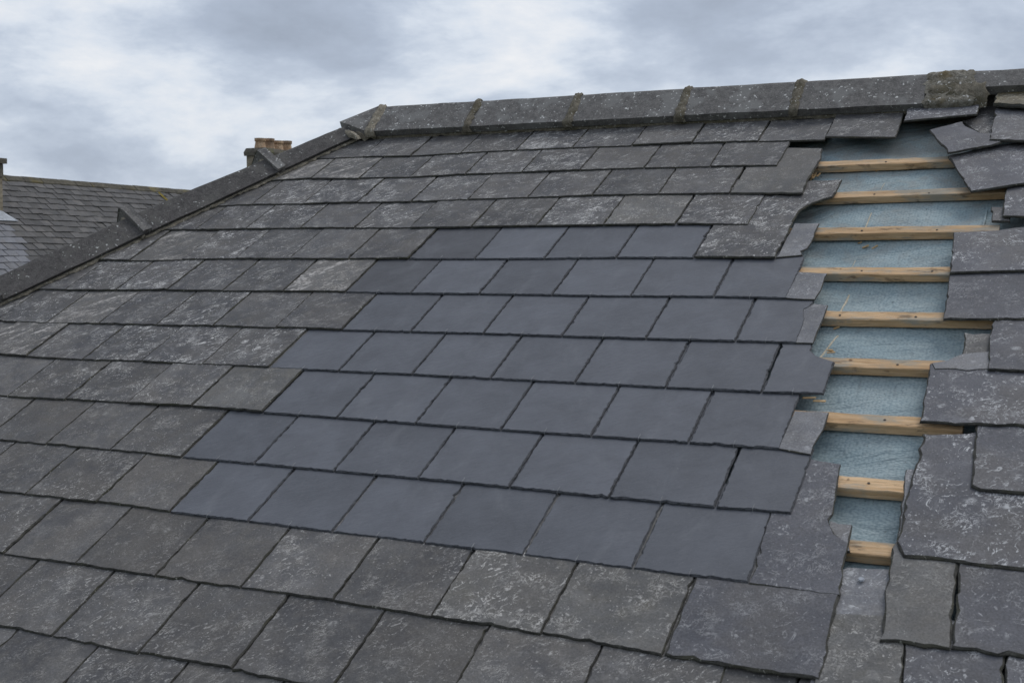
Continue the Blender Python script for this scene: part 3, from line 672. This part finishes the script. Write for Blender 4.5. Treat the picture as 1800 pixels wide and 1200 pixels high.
# ------------------------------------------------------------------ hip tiles
Dn = Vector((-HK, -1, 0)).normalized()                     # down the hip, in the roof frame
An = Vector((-1, HK, 0)).normalized()                      # across, off the slope
HFn = None
hd_w = M3 @ Dn                                              # hip direction in world
yaxis = Vector((0, 1, 0)); nface = yaxis.cross(hd_w).normalized()
if nface.z < 0: nface = -nface
bdir = nface.cross(hd_w).normalized()
if bdir.x > 0: bdir = -bdir                                # down the hidden hip slope, square to the hip
Br = M3.transposed() @ bdir
HA = math.radians(24); HW = 0.150
def hw_at(s): return 0.100 + 0.05 * min(max(s, 0) / 1.1, 1)
wing_dir = (An * math.cos(HA) + Vector((0, 0, 1)) * math.sin(HA)).normalized()
H0 = Vector((hip_u(0.26), 0.26, 0))
def hip_frame_pts(s, w=HW, g=0.0, th=0.036, base=0.016):
    o = H0 + Dn * s; w = w - HW + hw_at(s)
    nrm = wing_dir.cross(Dn).normalized()
    if nrm.z < 0: nrm = -nrm
    lo_in = o + An * 0.034 + Vector((0, 0, base))
    lo_out = o + Vector((0, 0, base + th)) + nrm * g
    ap = o + Vector((0, 0, base + th)) + wing_dir * w
    ap1 = ap - wing_dir * 0.012 + nrm * g; ap2 = ap + Vector((0, 0, 1)) * (g - 0.003); 
    bk = (Br * math.cos(HA) + Vector((0, 0, 0)))
    bdn = (Br + An * 0.25).normalized()
    ap3 = ap + bdn * 0.012 + Vector((0, 0, g)) ; bo = ap + bdn * w + An * g
    bi = bo + Vector((0, 0, -th))
    mid = ap - Vector((0, 0, 0.05))
    return [lo_in, lo_out, ap1, ap2, ap3, bo, bi, mid]
def hip_piece(name, s0, s1, mat, parent, w=HW, g=0.0, th=0.036, base=0.016, cuts=9, jit=0.0012, g1=None, w1=None):
    V, Fc = [], []; m = 8
    for c in range(cuts + 1):
        q = c / cuts
        for p in hip_frame_pts(s0 + (s1 - s0) * q, w + ((w1 if w1 is not None else w) - w) * q, g + ((g1 if g1 is not None else g) - g) * q, th, base):
            V.append(p + Vector((rnd.gauss(0, jit), rnd.gauss(0, jit), rnd.gauss(0, jit))))
    for c in range(cuts):
        for i in range(m):
            j = (i + 1) % m; Fc.append((c * m + i, c * m + j, (c + 1) * m + j, (c + 1) * m + i))
    Fc.append(tuple(range(m - 1, -1, -1))); Fc.append(tuple(cuts * m + i for i in range(m)))
    return mesh_obj(name, V, Fc, mat, parent, ROOF)
hip_joints = [0.10, 0.50, 1.27, 2.02, 2.75, 3.5]
for i in range(5):
    hip_piece('hip_tile', hip_joints[i] + (0.003 if i else -0.12), hip_joints[i + 1] - 0.003, 'hip', house)
for s_ in (0.50, 1.27):
    k = hip_piece('hip_collar', s_ - 0.012, s_ + 0.034, 'ridge', house, w=0.205, g=0.030, th=0.030, base=0.012, cuts=3, jit=0.002)
    hip_piece('collar_mortar', s_ + 0.036, s_ + 0.052, 'palemortar', k, w=0.17, g=0.012, th=0.020, base=0.012, cuts=2, jit=0.003)
for s_ in (2.02, 2.75): hip_piece('hip_collar', s_ - 0.012, s_ + 0.034, 'ridge', house, w=0.205, g=0.030, base=0.012, cuts=3, jit=0.002)
# bedding along the lower edge
V, Fc = [], []; n = 150
for i in range(n + 1):
    o = H0 + Dn * (0.0 + 2.6 * i / n)
    wob = max(-0.012, rnd.gauss(-0.004, 0.006) + 0.008 * math.sin(i * 0.31) * math.sin(i * 0.12))
    for (a, h_) in ((-wob, 0.024), (-wob * 0.6, 0.034), (0.036, 0.036)): V.append(o + An * a + Vector((0, 0, h_ + rnd.gauss(0, 0.0015))))
for i in range(n):
    for k in range(2): a = i * 3 + k; Fc.append((a, a + 1, a + 4, a + 3))
mesh_obj('hip_bedding', V, Fc, 'palemortar', house, ROOF, True)

# mitred end tile where ridge and hip meet
s = math.sqrt(0.5); y1, z1 = RY - 0.002, RZ + 0.026; ax_, az_ = y1 + WING * s, z1 + WING * s
RI = ROOF.inverted()
def on_line(px, py, y=None, z=None):                        # survey point on a line parallel to the ridge
    d = wray(px, py); t_ = (z - CAMW.z) / d.z if y is None else (y - CAMW.y) / d.y
    return CAMW + d * t_
x_j = rj[0] - 0.030
A1 = Vector((x_j, ax_, az_)); A2 = Vector((x_j, y1, z1))
A3 = on_line(613, 219, y=y1 + 0.01); A4 = on_line(597, 214, y=y1 + 0.085)
top = [A1, A2, A3, A4]
B2 = Vector((A2.x, 2 * ax_ - A2.y, A2.z)); B4 = Vector((A4.x, 2 * ax_ - A4.y, A4.z)); B3 = Vector((A3.x, 2 * ax_ - A3.y, A3.z))
dn_ = Vector((0, 0.012, -0.030)); dnb = Vector((0, -0.012, -0.030)); up_ = Vector((0.0, 0, -0.045))
V = [A1, A2, A3, A4, B4, B3, B2, A2 + dn_, A3 + dn_ + Vector((.008, 0, 0)), A4 + Vector((0.012, 0.0, -0.034)), B4 + Vector((0.012, 0, -0.034)), B3 + dnb, B2 + dnb, A1 + up_]
Fc = [(0, 3, 2, 1), (0, 4, 3), (0, 6, 5, 4), (1, 2, 8, 7), (2, 3, 9, 8), (3, 4, 10, 9), (4, 5, 11, 10), (5, 6, 12, 11), (0, 1, 7, 13), (0, 13, 12, 6), (7, 8, 9, 10, 11, 12, 13)]
et = mesh_obj('hip_end_tile', V, Fc, 'ridge', house, Matrix.Identity(4)); et['label'] = 'mitred tile where ridge and hip meet'
# the lump of bedding mortar below it
def blob(name, pts, mat, parent, thick, seed=0):
    """rough mortar lump over an outline on the slope"""
    V, Fc = [], []; m = len(pts); c_ = Vector((sum(p.x for p in pts) / m, sum(p.y for p in pts) / m, sum(p.z for p in pts) / m))
    rings = [(1.0, 0.0), (0.93, 0.55), (0.7, 0.9), (0.35, 1.0)]
    for (r_, q) in rings:
        for p in pts:
            V.append(c_ + (p - c_) * r_ + Vector((rnd.gauss(0, .002), rnd.gauss(0, .002), thick * q + rnd.gauss(0, thick * .09))))
    V.append(c_ + Vector((0, 0, thick)))
    for r_ in range(3):
        for i in range(m): j = (i + 1) % m; Fc.append((r_ * m + i, r_ * m + j, (r_ + 1) * m + j, (r_ + 1) * m + i))
    for i in range(m): Fc.append((3 * m + i, 3 * m + (i + 1) % m, 4 * m))
    return mesh_obj(name, V, Fc, mat, parent, ROOF, True)
def outline(px, h):
    out_ = []
    for i in range(len(px)):
        a, b = px[i], px[(i + 1) % len(px)]
        for k in range(4): q = k / 4; out_.append(Vector((*un(a[0] + (b[0] - a[0]) * q, a[1] + (b[1] - a[1]) * q, h), h)))
    return out_
blob('bedding_lump', outline([(602, 238), (622, 244), (640, 246), (664, 241), (688, 238), (674, 224), (640, 222), (606, 226)], 0.028), 'palemortar', et, 0.06)
blob('bedding_lump', outline([(594, 230), (604, 239), (628, 246), (634, 243), (606, 228)], 0.055), 'palemortar', et, 0.025)

# ------------------------------------------------------------------ bits lying in the gap
def sticks(name, px, n, ln, mat, label, cat, h, ang, spread):
    u_, v_ = un(px[0], px[1], h); V, Fc = [], []
    for k in range(n):
        a = ang + rnd.uniform(-spread, spread); l_ = ln * rnd.uniform(0.6, 1.2); w_ = rnd.uniform(0.0018, 0.0045)
        ox, oy = rnd.uniform(-.018, .018), rnd.uniform(-.012, .012); d = (math.cos(a), math.sin(a)); q = (-d[1] * w_, d[0] * w_)
        b = len(V); hh = 0.002 + 0.003 * k
        for (e_, sg) in ((-.5, -1), (-.5, 1), (.5, 1), (.5, -1)):
            V.append((ox + d[0] * l_ * e_ + q[0] * sg, oy + d[1] * l_ * e_ + q[1] * sg, hh + e_ * 0.006))
        for i in range(4): V.append((V[b + i][0], V[b + i][1], V[b + i][2] + 0.003))
        Fc += [(b, b + 3, b + 2, b + 1), (b + 4, b + 5, b + 6, b + 7)] + [(b + i, b + (i + 1) % 4, b + 4 + (i + 1) % 4, b + 4 + i) for i in range(4)]
    if h < -0.02: h = memb_h(u_, v_) + 0.0005
    o = mesh_obj(name, V, Fc, mat, None, ROOF @ Matrix.Translation((u_, v_, h)))
    o['label'] = label; o['category'] = cat
    return o
sticks('straw_tuft', (1432, 310), 7, 0.034, 'splinter', 'small tuft of pale straw under the lichened slate, below the top batten', 'straw', -0.030, 1.1, 0.5)
sticks('wood_splinter', (1430, 706), 2, 0.038, 'splinter', 'tan wood splinter on the membrane just above the left end of the seventh batten', 'splinter', 0.004, 0.0, 0.25)
sticks('wood_chip', (1464, 621), 3, 0.03, 'splinter', 'torn yellow wood chips on the sixth batten where the seam ends', 'wood chip', 0.0, -0.2, 0.5)
sticks('wood_chip', (1528, 432), 3, 0.02, 'splinter', 'tiny forked wood chip on the membrane just under the third batten', 'wood chip', -0.034, 0.3, 1.2)
for q, (px, lb) in enumerate((((1548, 301), 'first'), ((1508, 424), 'third'), ((1463, 575), 'fifth'))):
    sticks('wood_shaving', px, 1, 0.02, 'splinter', f'curl of wood shaving on the membrane below the {lb} batten from the top', 'shaving', -0.034, 0.1, 0.3)

# ------------------------------------------------------------------ the neighbouring house, left background
D0 = 22.0
pl = CAMW + wray(8, 312) * D0                               # ridge at its left end
rd = wray(1735, 446); rd.z = 0; rd.normalize()              # ridge direction, receding to the right
nd = Vector((rd.y, -rd.x, 0))                               # level direction the slope faces
FP = math.radians(40)
dsl = nd * math.cos(FP) + Vector((0, 0, -math.sin(FP)))     # down the slope
nsl = nd * math.sin(FP) + Vector((0, 0, math.cos(FP)))
NF = Matrix((rd, -dsl, nsl)).transposed().to_4x4(); NF.translation = pl      # x along the ridge, y up the slope, z out
nb = thing('neighbour_house', (pl.x + rd.x * 4, pl.y + rd.y * 4, 0), 'neighbouring house with dark slate roof and mossy ridge at the left', 'house')
RL, RR, DEP = -5.0, 13.0, 6.5
deck = mesh_obj('roof', *box(RL, RR, -DEP, -0.02, -0.06, -0.012), 'farslate', nb, NF)
NB = NF.copy(); mb = Matrix((rd, -nd * math.cos(FP) * -1 * -1, Vector((0, 0, 1)))).transposed()
q0 = [pl + rd * RL, pl + rd * RR]; back_d = -nd * math.cos(FP) * DEP + Vector((0, 0, -math.sin(FP) * DEP))
mesh_obj('rear_slope', [q0[0] - Vector((0, 0, .03)), q0[1] - Vector((0, 0, .03)), q0[1] + back_d, q0[0] + back_d], [(0, 1, 2, 3)], 'farslate', nb)
hw = math.cos(FP) * DEP - 0.25; ez = pl.z - math.sin(FP) * DEP
c4 = [pl + rd * (RL + .1) + nd * hw, pl + rd * (RR - .1) + nd * hw, pl + rd * (RR - .1) - nd * hw, pl + rd * (RL + .1) - nd * hw]
gl, gr = pl + rd * (RL + .1), pl + rd * (RR - .1)
V = [Vector((p.x, p.y, 0)) for p in c4] + [Vector((p.x, p.y, ez)) for p in c4] + [Vector((gl.x, gl.y, pl.z - .25)), Vector((gr.x, gr.y, pl.z - .25))]
mesh_obj('wall', V, [(0, 1, 5, 4), (1, 2, 6, 9, 5), (2, 3, 7, 6), (3, 0, 4, 8, 7)], 'render', nb)
# slates of the neighbour's roof that can be told apart
SWF, SGF = 0.235, 0.160
fm = {}
for key in ('farslate', 'farsheen'):
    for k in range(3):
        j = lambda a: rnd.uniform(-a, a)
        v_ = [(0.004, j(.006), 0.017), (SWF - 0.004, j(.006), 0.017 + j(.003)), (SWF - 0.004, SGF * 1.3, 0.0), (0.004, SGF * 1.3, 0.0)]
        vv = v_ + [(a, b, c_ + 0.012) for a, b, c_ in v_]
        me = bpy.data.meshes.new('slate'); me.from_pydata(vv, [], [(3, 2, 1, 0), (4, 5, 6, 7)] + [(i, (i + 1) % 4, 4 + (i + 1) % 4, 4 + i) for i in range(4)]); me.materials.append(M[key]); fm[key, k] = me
dinv = deck.matrix_basis.inverted()
cnt = 0; NV, NFc = [], []
def hip_sil(x): return 232 + (595 - x) * (488 - 232) / 595.0
for r_ in range(1, 40):
    for k in range(int(RL / SWF) + 1, int(RR / SWF) - 1):
        x = k * SWF + (SWF / 2 if r_ % 2 else 0); y = -0.10 - r_ * SGF
        w = NF @ Vector((x + SWF / 2, y + SGF / 2, 0)); px, py, pz = project(w)
        if px < -25 or px > 345 or py > hip_sil(px) + 14:
            b = len(NV); dz = rnd.uniform(0, .005)
            for (a_, b_, c_) in ((0.004, 0, 0.017), (SWF - 0.004, 0, 0.017), (SWF - 0.004, SGF * 1.3, 0), (0.004, SGF * 1.3, 0)):
                for q in (0, 0.012): NV.append((x + a_, y + b_, c_ + q + dz))
            NFc += [(b + 1, b + 3, b + 5, b + 7), (b, b + 2, b + 3, b + 1), (b + 2, b + 4, b + 5, b + 3), (b + 6, b, b + 1, b + 7)]
            continue
        pale = px < 20 + (py - 400) * 0.62 and py > 392  # lower-left slates that get the painted sky sheen
        me = fm['farsheen' if pale else 'farslate', rnd.randrange(3)]
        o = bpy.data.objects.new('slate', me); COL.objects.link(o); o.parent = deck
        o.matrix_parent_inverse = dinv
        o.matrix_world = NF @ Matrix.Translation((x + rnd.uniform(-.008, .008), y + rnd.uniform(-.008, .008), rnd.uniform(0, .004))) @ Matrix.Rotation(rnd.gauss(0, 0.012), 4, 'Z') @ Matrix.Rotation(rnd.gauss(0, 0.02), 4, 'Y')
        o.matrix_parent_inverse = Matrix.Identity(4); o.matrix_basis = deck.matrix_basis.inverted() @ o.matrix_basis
        cnt += 1
nf = mesh_obj('slate_field', NV, NFc, 'farslate', deck, NF); nf['kind'] = 'stuff'
# ridge tiles of the neighbour
x = RL
while x < RR - 0.1:
    sec = [(-0.17, 0.045), (-0.165, 0.075), (-0.02, 0.17), (0.02, 0.17), (0.15, 0.06), (0.13, 0.0)]
    # the section is laid over the ridge in level axes
    LV = Matrix((rd, -nd, Vector((0, 0, 1)))).transposed().to_4x4(); LV.translation = pl
    prism([(-0.115, -0.075), (-0.118, -0.05), (-0.02, 0.04), (0.02, 0.04), (0.118, -0.05), (0.115, -0.075)], x, min(x + 0.44, RR), 'ridge_tile', 'mossridge', nb, LV, cuts=2, jit=0.003)
    x += 0.45
# yellow moss running down a joint
w0 = None
V, Fc = [], []
for k in range(9):
    yy = -0.15 - k * 0.13; xx = 4.2 + rnd.gauss(0, .02); wd = 0.035 if k < 7 else 0.015
    for (a, b) in ((-wd, .03), (0, .055), (wd, .03)): V.append((xx + a + rnd.gauss(0, .006), yy, b))
for k in range(8):
    for i in range(2): a = k * 3 + i; Fc.append((a, a + 3, a + 4, a + 1))
mesh_obj('moss', V, Fc, 'moss', nb, NF)
# its chimney at the left edge of the picture
chx1 = 0.0
LV = Matrix((rd, -nd, Vector((0, 0, 1)))).transposed().to_4x4(); LV.translation = pl
ch = mesh_obj('chimney', *box(-2.2, -0.91, -0.80, 0.45, -1.4, 0.16), 'stone', nb, LV)
mesh_obj('chimney_cap', *box(-2.26, -0.85, -0.86, 0.51, 0.161, 0.25), 'capstone', ch, LV)
mesh_obj('chimney_neck', *box(-2.185, -0.895, -0.815, 0.43, -0.06, 0.155), 'capstone', ch, LV).scale = (1.0, 1.0, 1.0)
mesh_obj('lead_flashing', [(-2.0, -1.03, 0.035), (-0.98, -1.03, 0.035), (-0.80, -1.30, 0.04), (-2.0, -1.30, 0.04), (-2.0, -1.03, 0.05), (-0.98, -1.03, 0.05), (-0.80, -1.30, 0.05), (-2.0, -1.30, 0.05)],
         [(0, 1, 2, 3), (7, 6, 5, 4), (0, 4, 5, 1), (1, 5, 6, 2), (2, 6, 7, 3), (3, 7, 4, 0)], 'lead', ch, NF)

# ------------------------------------------------------------------ chimney stack of the house behind the hip
DB = 36.0
pb = CAMW + wray(463, 274) * DB
bh = thing('house_behind', (pb.x + 3, pb.y + 4, 0), 'house hidden behind the hip, only its chimney with four clay pots showing', 'house')
rb = wray(1900, 446); rb.z = 0; rb.normalize(); nb2 = Vector((rb.y, -rb.x, 0))
CF = Matrix((rb, -nb2, Vector((0, 0, 1)))).transposed().to_4x4(); CF.translation = pb
stk = mesh_obj('chimney', *box(-0.36, 1.5, -0.33, 0.33, -2.6, -0.02), 'stone', bh, CF)
V = []
for (z_, g_) in ((-0.02, 0.05), (0.08, 0.06), (0.20, 0.01)):
    for (a, b) in ((-0.36 - g_, -0.33 - g_), (1.5 + g_, -0.33 - g_), (1.5 + g_, 0.33 + g_), (-0.36 - g_, 0.33 + g_)): V.append((a, b, z_))
mesh_obj('chimney_cap', V, [(3, 2, 1, 0)] + [(r_ * 4 + i, r_ * 4 + (i + 1) % 4, r_ * 4 + 4 + (i + 1) % 4, r_ * 4 + 4 + i) for r_ in (0, 1) for i in range(4)] + [(8, 9, 10, 11)], 'capstone', stk, CF)
for k in range(4):
    V, Fc = [], []; hgt = 0.29 + 0.03 * (k % 2)
    prof = [(0.17, 0.16), (0.165, 0.22), (0.135, 0.2 + hgt - 0.10), (0.16, 0.2 + hgt - 0.08), (0.16, 0.2 + hgt), (0.12, 0.2 + hgt), (0.11, 0.2 + hgt - 0.25)]
    for (r_, z_) in prof:
        for i in range(14): V.append((-0.15 + 0.44 * k + r_ * math.cos(i * math.tau / 14), r_ * math.sin(i * math.tau / 14), z_))
    for r_ in range(len(prof) - 1):
        for i in range(14): j = (i + 1) % 14; Fc.append((r_ * 14 + i, r_ * 14 + j, r_ * 14 + 14 + j, r_ * 14 + 14 + i))
    Fc.append(tuple(len(prof) * 14 - 14 + i for i in range(14)))
    mesh_obj('chimney_pot', V, Fc, 'pot', stk, CF)
RZb = -1.1
V = [(-0.6, -4, RZb - 3.2), (9, -4, RZb - 3.2), (9, 4, RZb - 3.2), (-0.6, 4, RZb - 3.2), (-0.6, 0, RZb), (9, 0, RZb)]
mesh_obj('roof', V, [(0, 1, 5, 4), (2, 3, 4, 5), (1, 2, 5), (3, 0, 4), (3, 2, 1, 0)], 'farslate', bh, CF)
v, f = box(-0.4, 8.8, -3.7, 3.7, -pb.z, RZb - 3.21); mesh_obj('wall', v, f, 'render', bh, CF)
